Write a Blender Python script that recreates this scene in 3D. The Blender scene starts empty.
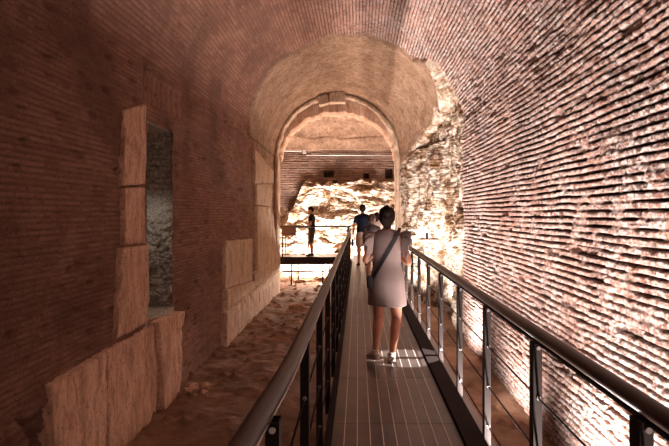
import bpy, bmesh, math, random
import numpy as np
from mathutils import Vector, Matrix, Euler
PI = math.pi
S = bpy.context.scene
C = S.collection
random.seed(7)

# ------------------------------------------------------------------ camera, world, lights, exposure
F = 490.0                       # focal length in pixels of a 669 px wide frame
EYE = 1.6                       # eye height over the walkway deck (z = 0), looking straight down the tunnel (+Y)
cam = bpy.data.objects.new('camera', bpy.data.cameras.new('camera'))
C.objects.link(cam)
cam.location = (0, 0, EYE)
cam.rotation_euler = (PI / 2, 0, 0)
cam.data.sensor_width = 36
cam.data.lens = F / 669 * 36
cam.data.shift_x = -23.5 / 669
cam.data.shift_y = -10.0 / 669
cam.data.clip_start = 0.05
S.camera = cam
S.view_settings.view_transform = 'Standard'
S.view_settings.look = 'None'
S.view_settings.gamma = 1
S.view_settings.use_curve_mapping = False
S.view_settings.exposure = 0.0
S.cycles.use_denoising = True
S.cycles.max_bounces = 6
S.cycles.diffuse_bounces = 4
S.cycles.sample_clamp_indirect = 6

W = bpy.data.worlds.new('world'); S.world = W; W.use_nodes = True
W.node_tree.nodes['Background'].inputs['Color'].default_value = (1.0, 0.62, 0.50, 1)
W.node_tree.nodes['Background'].inputs['Strength'].default_value = 0.145

def area(name, loc, direction, sx, sy, power, col=(1, .9, .84), spread=PI):
    l = bpy.data.lights.new(name, 'AREA'); l.shape = 'RECTANGLE'; l.size = sx; l.size_y = sy
    l.energy = power; l.color = col; l.spread = spread
    o = bpy.data.objects.new(name, l); C.objects.link(o); o.location = loc
    o.rotation_euler = Vector(direction).to_track_quat('-Z', 'Y').to_euler()
    return o
def spot(name, loc, target, power, size, blend=.5, col=(1, .9, .84), r=.03):
    l = bpy.data.lights.new(name, 'SPOT'); l.energy = power; l.color = col
    l.spot_size = math.radians(size); l.spot_blend = blend; l.shadow_soft_size = r
    o = bpy.data.objects.new(name, l); C.objects.link(o); o.location = loc
    o.rotation_euler = (Vector(target) - Vector(loc)).to_track_quat('-Z', 'Y').to_euler()
    return o
# LED strip running under the outer edge of the walkway, right side
STRIP_X, STRIP_Z = .972, -0.07
area('strip_light', (STRIP_X, 7.6, STRIP_Z), (0.12, 0, 1), 13.6, .03, 660, (1, .87, .81), math.radians(150))
# floor floodlights close to the right wall
for (fx, fy, fz, tx, ty, tz, pw) in [(1.40, 2.95, -.72, 2.2, 3.0, -.25, 330), (1.45, 4.15, -.72, 2.2, 4.2, -.25, 420), (1.4, 6.4, -.72, 2.2, 6.6, -.2, 220),
                             (1.4, 8.7, -.72, 2.2, 9.3, .2, 420), (1.2, 11.9, -.85, 2.0, 12.4, 1.8, 520), (1.15, 14.0, -.85, 1.7, 14.6, 1.8, 480)]:
    spot('wall_flood', (fx, fy, fz), (tx, ty, tz), pw, 130, .7, (1, .9, .85), .06)
spot('niche_fill', (-2.95, 6.45, 1.75), (-3.0, 7.1, .9), 5, 140, .6, (1, .93, .86), .05)  # fill light added to brighten the doorway recess
spot('deck_spot', (1.92, 5.41, 1.95), (.55, 5.41, 0), 1300, 16, .10, (1, .94, .9), .012)  # added spot with unseen source, makes the bright patch on the deck
# floods of the far chamber, then an added fill facing the tunnel
area('chamber_light', (-1.7, 19.3, -.6), (0, .8, .35), 2.6, .12, 800, (1, .9, .84))
area('chamber_light', (-.9, 18.9, -.6), (.1, .5, .9), 3.0, .1, 170, (1, .85, .74))
area('chamber_light', (.9, 19.4, -.6), (0, .8, .6), 1.2, .12, 360, (1, .9, .84))
area('chamber_light', (-1.2, 20.0, -.25), (-.1, -1, .55), 2.4, .1, 800, (1, .80, .66))  # added fill, brightens the pier and left wall in place of bounce

# ------------------------------------------------------------------ noise (numpy)
def h2(i, j, s=0):
    x = (i * 374761393 + j * 668265263 + s * 974711 + 1013904223).astype(np.int64) & 0xffffffff
    x = ((x ^ (x >> 13)) * 1274126177) & 0xffffffff
    x = ((x ^ (x >> 16)) * 2246822519) & 0xffffffff
    return ((x ^ (x >> 15)) & 0xffffff) / float(0xffffff)
def vn(x, y, s=0):
    i = np.floor(x).astype(np.int64); j = np.floor(y).astype(np.int64)
    fx = x - i; fy = y - j
    fx = fx * fx * (3 - 2 * fx); fy = fy * fy * (3 - 2 * fy)
    a = h2(i, j, s); b = h2(i + 1, j, s); c = h2(i, j + 1, s); d = h2(i + 1, j + 1, s)
    return (a * (1 - fx) + b * fx) * (1 - fy) + (c * (1 - fx) + d * fx) * fy
def fbm(x, y, o=4, s=0, g=.5):
    t = 0; a = 1; n = 0
    for k in range(o):
        t = t + a * vn(x, y, s + k * 17); n += a; a *= g; x = x * 2.03 + 7.1; y = y * 2.03 + 3.7
    return t / n
def worley(x, y, s=0):
    i = np.floor(x).astype(np.int64); j = np.floor(y).astype(np.int64)
    f1 = np.full(x.shape, 9.); f2 = np.full(x.shape, 9.); cid = np.zeros(x.shape)
    for di in (-1, 0, 1):
        for dj in (-1, 0, 1):
            px = i + di + h2(i + di, j + dj, s); py = j + dj + h2(i + di, j + dj, s + 5)
            d = np.hypot(px - x, py - y); v = h2(i + di, j + dj, s + 9)
            m = d < f1
            f2 = np.where(m, f1, np.minimum(f2, d)); cid = np.where(m, v, cid); f1 = np.where(m, d, f1)
    return f1, f2, cid
def ss(a, b, x):
    t = np.clip((x - a) / (b - a), 0, 1); return t * t * (3 - 2 * t)
def bricks(Y, v, c, L, gap, depth, seed, fill=.0, jit=.005, miss=.04, wob=.004):
    """height (m) of a brick face, mortar mask, per-brick random"""
    vv = v + (fbm(Y * 1.3, v * 1.3, 2, seed + 3) - .5) * 2 * wob
    row = np.floor(vv / c).astype(np.int64); fv = vv / c - row
    rr = h2(row, row * 0 + 3, seed)
    u = Y / L + rr * 7.3 + (h2(row, row * 0 + 8, seed) - .5) * .2
    col = np.floor(u).astype(np.int64); fu = u - col
    fu_j = .04 + 0 * fu
    r = h2(row, col, seed + 1); r2 = h2(row, col, seed + 2)
    edge = (fbm(Y * 22, v * 40, 2, seed + 4) - .5) * .35
    # the joint lies at the top of each course
    m1 = ss(1 - gap - .10, 1 - gap + .04, fv + edge * .6)
    m1 = np.maximum(m1, 1 - ss(.0, .08, fv))
    m2 = (1 - ss(fu_j * .6, fu_j * 1.6, fu)) * .55
    m = np.maximum(m1, m2)
    fl = ss(.56, .66, fbm(Y * 5, v * 9 + 11, 3, seed + 6)) * fill
    d = depth * m * (1 - fl)
    ms = (r > 1 - miss) * depth * .9
    h = -d - ms * (1 - m1) + (r2 - .5) * jit
    h = h + (fbm(Y * 30, v * 34, 3, seed + 7) - .5) * jit * 1.6
    return h, m * (1 - fl * .5), r

# ------------------------------------------------------------------ node materials
def mat(name):
    m = bpy.data.materials.new(name); m.use_nodes = True
    nt = m.node_tree; return m, nt, nt.nodes['Principled BSDF']
def N(nt, t, **k):
    n = nt.nodes.new(t)
    for a, b in k.items():
        if a in n.inputs: n.inputs[a].default_value = b
        else: setattr(n, a, b)
    return n
def noise_(nt, scale, detail=6, rough=.6, vec=None, dist=0):
    n = N(nt, 'ShaderNodeTexNoise'); n.inputs['Scale'].default_value = scale; n.inputs['Detail'].default_value = detail
    n.inputs['Roughness'].default_value = rough; n.inputs['Distortion'].default_value = dist
    if vec is not None: nt.links.new(vec, n.inputs['Vector'])
    return n.outputs['Fac']
def coords(nt, sc=(1, 1, 1)):
    tc = N(nt, 'ShaderNodeTexCoord'); mp = N(nt, 'ShaderNodeMapping'); mp.inputs['Scale'].default_value = sc
    nt.links.new(tc.outputs['Object'], mp.inputs['Vector']); return mp.outputs['Vector']
def ramp(nt, fac, stops):
    r = N(nt, 'ShaderNodeValToRGB'); e = r.color_ramp.elements
    while len(e) < len(stops): e.new(.5)
    for q, (p, c) in zip(e, stops): q.position = p; q.color = (*c, 1) if len(c) == 3 else c
    nt.links.new(fac, r.inputs['Fac']); return r.outputs['Color']
def mix(nt, fac, a, b, mode='MIX'):
    m = N(nt, 'ShaderNodeMix'); m.data_type = 'RGBA'; m.blend_type = mode
    for val, idx in ((fac, 0), (a, 6), (b, 7)):
        if hasattr(val, 'links'): nt.links.new(val, m.inputs[idx])
        elif idx == 0: m.inputs[0].default_value = val
        else: m.inputs[idx].default_value = (*val, 1)
    return m.outputs[2]
def attr(nt, name):
    a = N(nt, 'ShaderNodeAttribute'); a.attribute_name = name; return a.outputs['Fac']
def bump(nt, bsdf, h, strength, dist=.01):
    b = N(nt, 'ShaderNodeBump'); b.inputs['Strength'].default_value = strength; b.inputs['Distance'].default_value = dist
    nt.links.new(h, b.inputs['Height']); nt.links.new(b.outputs['Normal'], bsdf.inputs['Normal'])
def simple(name, col, rough=.6, metal=0, var=.15, scale=20, bmp=.15, bd=.004, spec=None):
    m, nt, b = mat(name); v = coords(nt)
    f = noise_(nt, scale, 5, .6, v)
    dk = tuple(c * (1 - var) for c in col); lt = tuple(min(1, c * (1 + var)) for c in col)
    nt.links.new(ramp(nt, f, [(.3, dk), (.7, lt)]), b.inputs['Base Color'])
    b.inputs['Roughness'].default_value = rough; b.inputs['Metallic'].default_value = metal
    if spec is not None: b.inputs['Specular IOR Level'].default_value = spec
    if bmp: bump(nt, b, noise_(nt, scale * 3, 4, .6, v), bmp, bd)
    return m
def masonry(name, west, east):
    """brick / plaster / rubble blended by what each place of the wall is made of; the two palettes are the dull
    old brick of the left side and the salt crusted brick of the right side (attribute east)"""
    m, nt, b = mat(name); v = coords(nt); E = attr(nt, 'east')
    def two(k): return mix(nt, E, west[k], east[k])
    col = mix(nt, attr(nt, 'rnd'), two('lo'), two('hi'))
    big = noise_(nt, .8, 5, .65, v)
    dk = mix(nt, 1.0, two('lo'), (.42, .42, .46), 'MULTIPLY')
    col = mix(nt, ramp(nt, big, [(.44, (0, 0, 0)), (.60, (.62,) * 3)]), col, dk)
    cr = noise_(nt, 19, 9, .78, v); cr2 = noise_(nt, 1.7, 5, .65, v)
    fac = N(nt, 'ShaderNodeMath', operation='MULTIPLY')
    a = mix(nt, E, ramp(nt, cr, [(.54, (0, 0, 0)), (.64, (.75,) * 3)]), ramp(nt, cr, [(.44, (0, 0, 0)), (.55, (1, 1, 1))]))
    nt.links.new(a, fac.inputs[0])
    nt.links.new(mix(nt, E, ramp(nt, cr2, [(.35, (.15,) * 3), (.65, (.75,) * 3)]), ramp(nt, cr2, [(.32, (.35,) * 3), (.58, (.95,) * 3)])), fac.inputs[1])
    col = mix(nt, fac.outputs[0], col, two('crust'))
    col = mix(nt, attr(nt, 'mortar'), col, two('mortar'))
    spk = noise_(nt, 60, 4, .7, v)
    col = mix(nt, 1.0, col, ramp(nt, spk, [(.36, (.45, .40, .38)), (.46, (1, 1, 1))]), 'MULTIPLY')
    pn = noise_(nt, 2.2, 9, .72, v); p2 = noise_(nt, 11, 7, .7, v)
    pl = ramp(nt, pn, [(.3, (.19, .11, .068)), (.5, (.31, .19, .125)), (.70, (.43, .29, .20))])
    pl = mix(nt, 1.0, pl, ramp(nt, p2, [(.34, (.55, .5, .47)), (.5, (1, 1, 1)), (.72, (1.2, 1.2, 1.2))]), 'MULTIPLY')
    col = mix(nt, attr(nt, 'plaster'), col, pl)
    rn = noise_(nt, 5.0, 9, .75, v)
    rbig = ramp(nt, noise_(nt, 1.3, 6, .7, v, .5), [(.40, (.42, .30, .21)), (.52, (1, 1, 1))])
    rb = ramp(nt, rn, [(.36, (.16, .085, .05)), (.45, (.42, .29, .19)), (.52, (.66, .57, .48)), (.7, (.74, .68, .60))])
    col = mix(nt, attr(nt, 'rubble'), col, mix(nt, 1.0, rb, rbig, 'MULTIPLY'))
    nt.links.new(col, b.inputs['Base Color'])
    b.inputs['Roughness'].default_value = .95; b.inputs['Specular IOR Level'].default_value = .1
    bump(nt, b, noise_(nt, 38, 7, .75, v), 1.0, .022)
    return m
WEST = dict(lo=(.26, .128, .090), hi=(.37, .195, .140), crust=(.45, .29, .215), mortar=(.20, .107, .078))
EAST = dict(lo=(.30, .135, .095), hi=(.50, .27, .205), crust=(.64, .56, .52), mortar=(.06, .028, .022))  # mortar near black: shade of the deep joints is put into its colour
M = {}
M['brick'] = masonry('brick_masonry', WEST, EAST)
CH = dict(lo=(.22, .13, .095), hi=(.34, .22, .165), crust=(.38, .30, .25), mortar=(.08, .05, .04))
M['chamber'] = masonry('chamber_wall', CH, CH)
def stone_mat(name, lo, mid, hi, streak=(3, 3, .7)):
    m, nt, b = mat(name); v = coords(nt, streak); w = coords(nt)
    c = ramp(nt, noise_(nt, 1.8, 8, .68, v, .4), [(.28, lo), (.5, mid), (.75, hi)])
    pit = ramp(nt, noise_(nt, 26, 6, .7, w), [(.36, (.30, .27, .25)), (.44, (1, 1, 1))])
    blot = ramp(nt, noise_(nt, 5, 8, .75, v, .6), [(.36, (.52, .47, .44)), (.52, (1, 1, 1)), (.68, (1.15, 1.12, 1.08))])
    c = mix(nt, .9, c, blot, 'MULTIPLY')
    nt.links.new(mix(nt, .8, c, pit, 'MULTIPLY'), b.inputs['Base Color'])
    b.inputs['Roughness'].default_value = .88; b.inputs['Specular IOR Level'].default_value = .2
    bump(nt, b, noise_(nt, 22, 7, .7, w), .7, .012)
    return m
M['stone'] = stone_mat('travertine', (.40, .23, .155), (.64, .40, .28), (.74, .50, .37))
M['stone_pale'] = stone_mat('pale_travertine', (.42, .28, .19), (.60, .43, .31), (.68, .52, .40))
M['stone_grey'] = stone_mat('grey_tuff', (.30, .26, .21), (.50, .45, .38), (.62, .57, .50), (6, 6, 5))
def soil():
    m, nt, b = mat('soil'); v = coords(nt)
    c = ramp(nt, noise_(nt, 1.7, 9, .7, v), [(.3, (.16, .088, .058)), (.5, (.28, .165, .11)), (.72, (.42, .27, .19))])
    nt.links.new(c, b.inputs['Base Color']); b.inputs['Roughness'].default_value = .95
    b.inputs['Specular IOR Level'].default_value = .1
    bump(nt, b, noise_(nt, 18, 8, .75, v), .9, .03)
    return m
M['soil'] = soil()
M['steel'] = simple('painted_steel', (.020, .012, .0105), .55, 0, .2, 8, .05, spec=.2)
M['rail'] = simple('brown_rail_paint', (.060, .034, .028), .42, 0, .15, 8, .04, spec=.4)
M['bar_highlight'] = simple('lit_bar_steel', (.42, .37, .35), .38, .7, .15, 12, .05)  # pale tone paints the lit underside line of the left handrail
M['beam'] = simple('dark_beam', (.022, .014, .013), .8, 0, .2, 6, .05, spec=.1)
M['deck'] = simple('deck_metal', (.120, .094, .086), .34, .55, .22, 5, .05)
M['deck_glint'] = simple('deck_edge_glint', (.75, .64, .58), .5, .3, .1, 30, 0)  # pale tone stands for light caught on the plank edges
M['bolt'] = simple('bolt_steel', (.75, .70, .68), .25, .9, .1, 50, 0)
M['pipe'] = simple('pale_conduit', (.62, .58, .55), .4, .2, .1, 10, 0)
M['skin'] = simple('tanned_skin', (.50, .225, .135), .5, 0, .10, 14, .05, .002)
M['skin_pale'] = simple('fair_skin', (.48, .25, .18), .5, 0, .08, 14, .05, .002)
M['hair'] = simple('dark_hair', (.016, .008, .006), .8, 0, .4, 60, .6, .006, spec=.15)
M['hair_brown'] = simple('brown_hair', (.060, .028, .018), .55, 0, .3, 60, .6, .006)
M['dress'] = simple('dress_cloth', (.27, .20, .188), .9, 0, .08, 9, .25, .008, spec=.1)
M['strap'] = simple('black_leather', (.012, .010, .012), .5, 0, .2, 30, .1)
M['sneaker'] = simple('white_canvas', (.66, .52, .46), .8, 0, .1, 40, .2, .003)
M['sole'] = simple('rubber_sole', (.55, .42, .36), .6, 0, .1, 30, .1)
M['navy'] = simple('navy_cotton', (.009, .011, .022), .85, 0, .2, 14, .3, .01, spec=.1)
M['black_cloth'] = simple('black_cotton', (.016, .013, .016), .85, 0, .2, 14, .3, .01, spec=.1)
M['grey_cloth'] = simple('dark_grey_cotton', (.075, .060, .058), .85, 0, .2, 14, .3, .01, spec=.1)
M['beige_cloth'] = simple('beige_cotton', (.55, .42, .36), .85, 0, .12, 14, .3, .01, spec=.1)
M['white_cloth'] = simple('white_cotton', (.72, .62, .56), .85, 0, .1, 14, .3, .01, spec=.1)
M['wood'] = simple('weathered_board', (.20, .10, .065), .7, 0, .2, 12, .2)
M['lamp'] = simple('lamp_housing', (.25, .22, .21), .5, .4, .1, 20, 0)
m, nt, b = mat('lamp_diffuser'); b.inputs['Emission Color'].default_value = (1, .88, .8, 1); b.inputs['Emission Strength'].default_value = 6
M['glow'] = m

# ------------------------------------------------------------------ object helpers
def link(name, me, m=None, parent=None):
    o = bpy.data.objects.new(name, me); C.objects.link(o)
    if m is not None: o.data.materials.append(m)
    if parent is not None: o.parent = parent
    return o
def tag(o, label=None, cat=None, group=None, kind=None):
    if label: o['label'] = label
    if cat: o['category'] = cat
    if group: o['group'] = group
    if kind: o['kind'] = kind
    return o
def thing(name, label, cat, loc=(0, 0, 0), rz=0, group=None):
    o = bpy.data.objects.new(name, None); C.objects.link(o); o.location = loc; o.rotation_euler = (0, 0, rz)
    o.empty_display_size = .1
    return tag(o, label, cat, group)
def grid_mesh(name, P, m, attrs=None, keep=None, smooth=True, flip=False):
    """P: (n, k, 3) array of points"""
    n, k = P.shape[:2]
    idx = np.arange(n * k).reshape(n, k)
    q = np.stack([idx[:-1, :-1], idx[1:, :-1], idx[1:, 1:], idx[:-1, 1:]], -1)
    if flip: q = q[..., ::-1]
    q = q[keep] if keep is not None else q.reshape(-1, 4)
    q = q.reshape(-1, 4)
    used = np.unique(q); rem = np.full(n * k, -1); rem[used] = np.arange(len(used)); q = rem[q]
    me = bpy.data.meshes.new(name)
    me.vertices.add(len(used)); me.vertices.foreach_set('co', P.reshape(-1, 3)[used].astype(np.float32).ravel())
    me.loops.add(q.size); me.loops.foreach_set('vertex_index', q.astype(np.int32).ravel())
    me.polygons.add(len(q)); me.polygons.foreach_set('loop_start', np.arange(0, q.size, 4, dtype=np.int32))
    me.update(calc_edges=True)
    if smooth: me.polygons.foreach_set('use_smooth', np.ones(len(q), bool))
    for a, val in (attrs or {}).items():
        at = me.attributes.new(a, 'FLOAT', 'POINT'); at.data.foreach_set('value', np.broadcast_to(val, (n, k)).reshape(-1)[used].astype(np.float32))
    me.validate()
    return link(name, me, m)
class MB:
    def __init__(s): s.bm = bmesh.new()
    def box(s, x0, x1, y0, y1, z0, z1, bev=0):
        vs = [s.bm.verts.new(p) for p in ((x0, y0, z0), (x1, y0, z0), (x1, y1, z0), (x0, y1, z0), (x0, y0, z1), (x1, y0, z1), (x1, y1, z1), (x0, y1, z1))]
        fs = [s.bm.faces.new([vs[i] for i in f]) for f in ((0, 3, 2, 1), (4, 5, 6, 7), (0, 1, 5, 4), (1, 2, 6, 5), (2, 3, 7, 6), (3, 0, 4, 7))]
        if bev:
            es = list({e for f in fs for e in f.edges})
            bmesh.ops.bevel(s.bm, geom=es, offset=bev, segments=2, affect='EDGES', profile=.5)
        return s
    def tube(s, pts, r, n=10, cap=True, up=(0, 0, 1)):
        pts = [Vector(p) for p in pts]; rings = []; a = None
        for i, p in enumerate(pts):
            t = (pts[min(i + 1, len(pts) - 1)] - pts[max(i - 1, 0)]).normalized()
            if a is None:
                u = Vector(up)
                if abs(t.dot(u)) > .95: u = Vector((0, 1, 0)) if abs(t.y) < .9 else Vector((1, 0, 0))
                a = t.cross(u)
            a = (a - t * a.dot(t)).normalized(); b = a.cross(t).normalized()
            rr = r[i] if isinstance(r, (list, tuple)) else r
            rx, ry = rr if isinstance(rr, (list, tuple)) else (rr, rr)
            rings.append([s.bm.verts.new(p + a * math.cos(2 * PI * k / n) * rx + b * math.sin(2 * PI * k / n) * ry) for k in range(n)])
        for A, B in zip(rings, rings[1:]):
            for k in range(n): s.bm.faces.new((A[k], A[(k + 1) % n], B[(k + 1) % n], B[k])).smooth = True
        if cap:
            s.bm.faces.new(rings[0][::-1]); s.bm.faces.new(rings[-1])
        return s
    def ball(s, c, rx, ry=None, rz=None, rot=None, u=16, v=10):
        ry = ry or rx; rz = rz or rx
        mt = Matrix.Translation(Vector(c)) @ (rot.to_matrix().to_4x4() if rot else Matrix.Identity(4)) @ Matrix.Diagonal((rx, ry, rz, 1))
        g = bmesh.ops.create_uvsphere(s.bm, u_segments=u, v_segments=v, radius=1, matrix=mt)
        for f in {f for q in g['verts'] for f in q.link_faces}: f.smooth = True
        return s
    def rings(s, rs, n=24, caps=True):
        """stack of ellipses: (centre, rx, ry) in horizontal planes, smooth; used for torsos and clothes"""
        L = []
        for c, rx, ry in rs:
            L.append([s.bm.verts.new((c[0] + rx * math.cos(2 * PI * k / n), c[1] + ry * math.sin(2 * PI * k / n), c[2])) for k in range(n)])
        for A, B in zip(L, L[1:]):
            for k in range(n): s.bm.faces.new((A[k], A[(k + 1) % n], B[(k + 1) % n], B[k])).smooth = True
        if caps: s.bm.faces.new(L[0][::-1]); s.bm.faces.new(L[-1])
        return s
    def mesh(s, name):
        bmesh.ops.recalc_face_normals(s.bm, faces=s.bm.faces)
        me = bpy.data.meshes.new(name); s.bm.to_mesh(me); s.bm.free(); return me
    def build(s, name, m, parent=None): return link(name, s.mesh(name), m, parent)
def modded(me, mods, name='t'):
    """apply modifiers to a mesh without operators"""
    o = bpy.data.objects.new(name, me); C.objects.link(o)
    for typ, kw in mods:
        md = o.modifiers.new(typ.lower(), typ)
        for a, b_ in kw.items(): setattr(md, a, b_)
    dg = bpy.context.evaluated_depsgraph_get(); dg.update()
    r = bpy.data.meshes.new_from_object(o.evaluated_get(dg)); bpy.data.objects.remove(o)
    r.materials.clear()
    return r
def smoothpts(pts, n=6):
    """Catmull-Rom through points"""
    P = [Vector(p) for p in pts]; P = [2 * P[0] - P[1]] + P + [2 * P[-1] - P[-2]]; out = []
    for i in range(1, len(P) - 2):
        for k in range(n):
            t = k / n; a, b, c, d = P[i - 1:i + 3]
            out.append(.5 * ((2 * b) + (c - a) * t + (2 * a - 5 * b + 4 * c - d) * t * t + (3 * b - 3 * c + d - a) * t ** 3))
    out.append(P[-2]); return out

# ------------------------------------------------------------------ tunnel shell
ZS, ZB, R0 = 3.5, -1.1, 2.43          # springing height, foot of the walls, radius of the near vault
YN, YE = 0.6, 16.33
def XL(Y): return -2.70 - .10 * ss(12, 16.3, Y)
def XR(Y): return 2.20 - .78 * ss(12.3, 16.6, Y)
def ycols(y0, y1, k=.0065, kmin=.014):
    ys = [y0]
    while ys[-1] < y1: ys.append(ys[-1] + max(kmin, k * ys[-1]))
    ys[-1] = y1; return np.array(ys)
def rock(x, y, s, sc=1.0):
    wx = x + (fbm(x * 1.5, y * 1.5, 3, s + 40) - .5) * .5; wy = y + (fbm(x * 1.5, y * 1.5, 3, s + 50) - .5) * .5
    f1, f2, c = worley(wx * 2.2 / sc, wy * 3.0 / sc, s)
    g1, g2, d = worley(wx * 6 / sc, wy * 8 / sc, s + 70)
    return (c - .5) * .16 * sc + ss(0, .3, f2 - f1) * .07 * sc + (d - .5) * .05 + ss(0, .25, g2 - g1) * .025 + (fbm(x * 3, y * 3, 5, s + 90) - .5) * .22 * sc

# left wall
ys = ycols(YN, YE)
c = (ZS - ZB) / 88; nv = 88 * 5 + 1
vs_ = np.linspace(0, ZS - ZB, nv)
Y, V = np.meshgrid(ys, vs_, indexing='ij'); Z = ZB + V
h, mo, rn = bricks(Y, V, c, .26, .20, .006, 11, fill=.85, jit=.007, miss=.05)
# flat arch of upright bricks over the doorway
fa = ss(6.1, 6.16, Y) * (1 - ss(7.75, 7.9, Y)) * ss(3.0, 3.05, Z) * (1 - ss(3.38, 3.44, Z))
hb, mb, rb = bricks(Z, Y, .06, .5, .2, .010, 77, fill=.3)
h = h * (1 - fa) + hb * fa - .035 * fa; mo = mo * (1 - fa) + mb * fa; rn = np.where(fa > .5, rb * .5 + .5, rn)
# eroded foot at the near end, hollow behind the slabs
er = (1 - ss(4.25, 4.6, Y + (fbm(Y * 3, Z * 3, 3, 5) - .5) * .8)) * (1 - ss(-.1, .35, Z + (fbm(Y * 2, Z * 4, 3, 8) - .5) * .7))
h = h * (1 - er) + er * (rock(Y, Z, 3, .9) - .10)
h = h - .05 * ss(3.72, 3.78, Z) * (1 - ss(3.96, 4.1, Z)) * ss(4.5, 5.2, Y)
h = h + (fbm(Y * .5, Z * .6, 3, 21) - .5) * .10
pl = ss(.50, .60, fbm(Y * 1.1, Z * 1.4, 4, 33)) * .0 + ss(12.4, 13, Y)
h = np.where(pl > .5, (fbm(Y * 2, Z * 2, 4, 44) - .5) * .05, h)
DY0, DY1, DZ0, DZ1 = 6.24, 7.11, .24, 2.78          # doorway
q1, q2, qc = worley(Y * 3.2, Z * 5.5, 311)
h = h + (fbm(Y * 9, Z * 12, 3, 301) - .5) * .014 - np.where(qc > .62, ss(.24, .12, q1) * .035, 0) + np.where(qc < .22, ss(.30, .16, q1) * .014, 0)
P = np.stack([XL(Y) + h, Y, Z], -1)
yc = .5 * (Y[:-1, :-1] + Y[1:, 1:]); zc = .5 * (Z[:-1, :-1] + Z[1:, 1:])
keep = ~((yc > DY0) & (yc < DY1) & (zc > DZ0) & (zc < DZ1))
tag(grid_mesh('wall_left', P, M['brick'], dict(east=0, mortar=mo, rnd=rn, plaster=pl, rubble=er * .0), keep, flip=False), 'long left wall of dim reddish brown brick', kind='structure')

# right wall: brick, then broken rubble
c = (ZS - ZB) / 64; nv = 64 * 8 + 1
vs_ = np.linspace(0, ZS - ZB, nv)
ysr = np.concatenate([ycols(1.6, 10.2, .0042), ycols(10.2, YE, .0042, .03)[1:]])
Y, V = np.meshgrid(ysr, vs_, indexing='ij'); Z = ZB + V
h, mo, rn = bricks(Y, V, c, .30, .22 + .07 * fbm(Y * .8, V * 1.1, 3, 401), .050, 23, fill=.85, jit=.022, miss=.03, wob=.012)
h = h + (fbm(Y * .7, Z * .7, 3, 61) - .5) * .06 + (fbm(Y * 14, Z * 18, 3, 62) - .5) * .018
hole = ss(.72, .85, 1 - np.hypot((Y - 4.36 + (Z + .18) * .25) / .10, (Z + .13) / .12))
h = h - hole * .10
yb = 10.35 + (fbm(Z * 2.2, Z * 0 + 3, 4, 15) - .5) * .7
ru = ss(-.05, .05, Y - yb)
zpl = ZS + np.interp(Y, [12.0, 15.5, 16.4], [.5, -.20, -.35]) + (fbm(Y * 2.5, Y * 0, 4, 19) - .5) * .35
pl = ss(-.02, .02, Z - zpl) * ru
hr = rock(Y * 1.0, Z * .35, 31, 1.0) * 1.1 + rock(Y * 2.2, Z * 1.2, 34, .5) * .6 + (fbm(Y * 9, Z * 3, 4, 35) - .5) * .10 - .16 - .18 * ss(10.6, 11.6, Y) * (1 - ss(12.5, 14, Y))
hr = hr + .10 * np.sin(Y * 4.2 + Z * .5) * .6
hp = .02 + (fbm(Y * 2, Z * 2, 4, 44) - .5) * .05
h = h * (1 - ru) + ru * (hr * (1 - pl) + hp * pl)
P = np.stack([XR(Y) - h, Y, Z], -1)
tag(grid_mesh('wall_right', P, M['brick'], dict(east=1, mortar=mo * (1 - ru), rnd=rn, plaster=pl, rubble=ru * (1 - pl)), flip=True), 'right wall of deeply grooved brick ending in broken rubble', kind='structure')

# vault
nv = 108 * 6 + 1
ysv = ycols(3.0, YE, .0055)
Y, T = np.meshgrid(ysv, np.linspace(0, PI, nv), indexing='ij')          # T = 0 on the left
A = T * R0
h, mo, rn = bricks(Y, A, PI * R0 / 108, .28, .22, .014, 37, fill=.65, jit=.008, miss=.03, wob=.008)
deep = ss(3.8, 6.8, A)                                                    # joints wash out deeper towards the right
h = h * (.4 + 3.0 * deep) + (fbm(Y * 14, A * 18, 3, 62) - .5) * (.010 + .012 * deep)
h = h + (fbm(Y * .6, A * .7, 3, 63) - .5) * .08
s_r = (PI - T) * R0                                                       # arc length above the right springing
yring = 12.0 + (fbm(A * 1.5, A * 0, 4, 71) - .5) * .5
ybr = np.interp(s_r, [0, 1.5, 1.75, 2.1], [10.45, 10.95, 11.3, 12.0]) + (fbm(s_r * 3, s_r * 0, 4, 72) - .5) * .35
yb = np.where(s_r < 2.1, ybr, yring)
pl = ss(-.02, .03, Y - yb)
pedge = np.interp(Y, [11.2, 12.0, 15.5, 16.4], [1.75, .89, -.2, -.3]) + (fbm(Y * 2.5, Y * 0, 4, 19) - .5) * .45
ru = pl * (1 - ss(-.03, .03, s_r - pedge))
hp = .035 + (fbm(Y * 2, A * 2, 4, 44) - .5) * .05 + .035 * ss(.35, .0, Y - yb) * ss(.45, .6, fbm(A * 2, Y * 2, 3, 3))
crack = np.exp(-((Y - yb) / .07) ** 2) * ss(.35, .6, fbm(A * 1.3, Y * 0, 3, 91))
hr = rock(Y, A, 31, 1.0) * .9 - .26
ruc = pl * (1 - ss(-.03, .03, s_r - pedge - .16))
h = h * (1 - pl) + pl * (hp * (1 - ru) + hr * ru) - crack * .05
R = (XR(Y) - XL(Y)) / 2; cx = (XR(Y) + XL(Y)) / 2
P = np.stack([cx - np.cos(T) * (R - h), Y, ZS + np.sin(T) * (R - h)], -1)
tag(grid_mesh('ceiling', P, M['brick'], dict(east=ss(1.9, 5.4, A), mortar=mo * (1 - pl), rnd=rn, plaster=pl * (1 - ruc), rubble=ruc), flip=False), 'barrel vault of brick turning to plaster near the arch', kind='structure')

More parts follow.
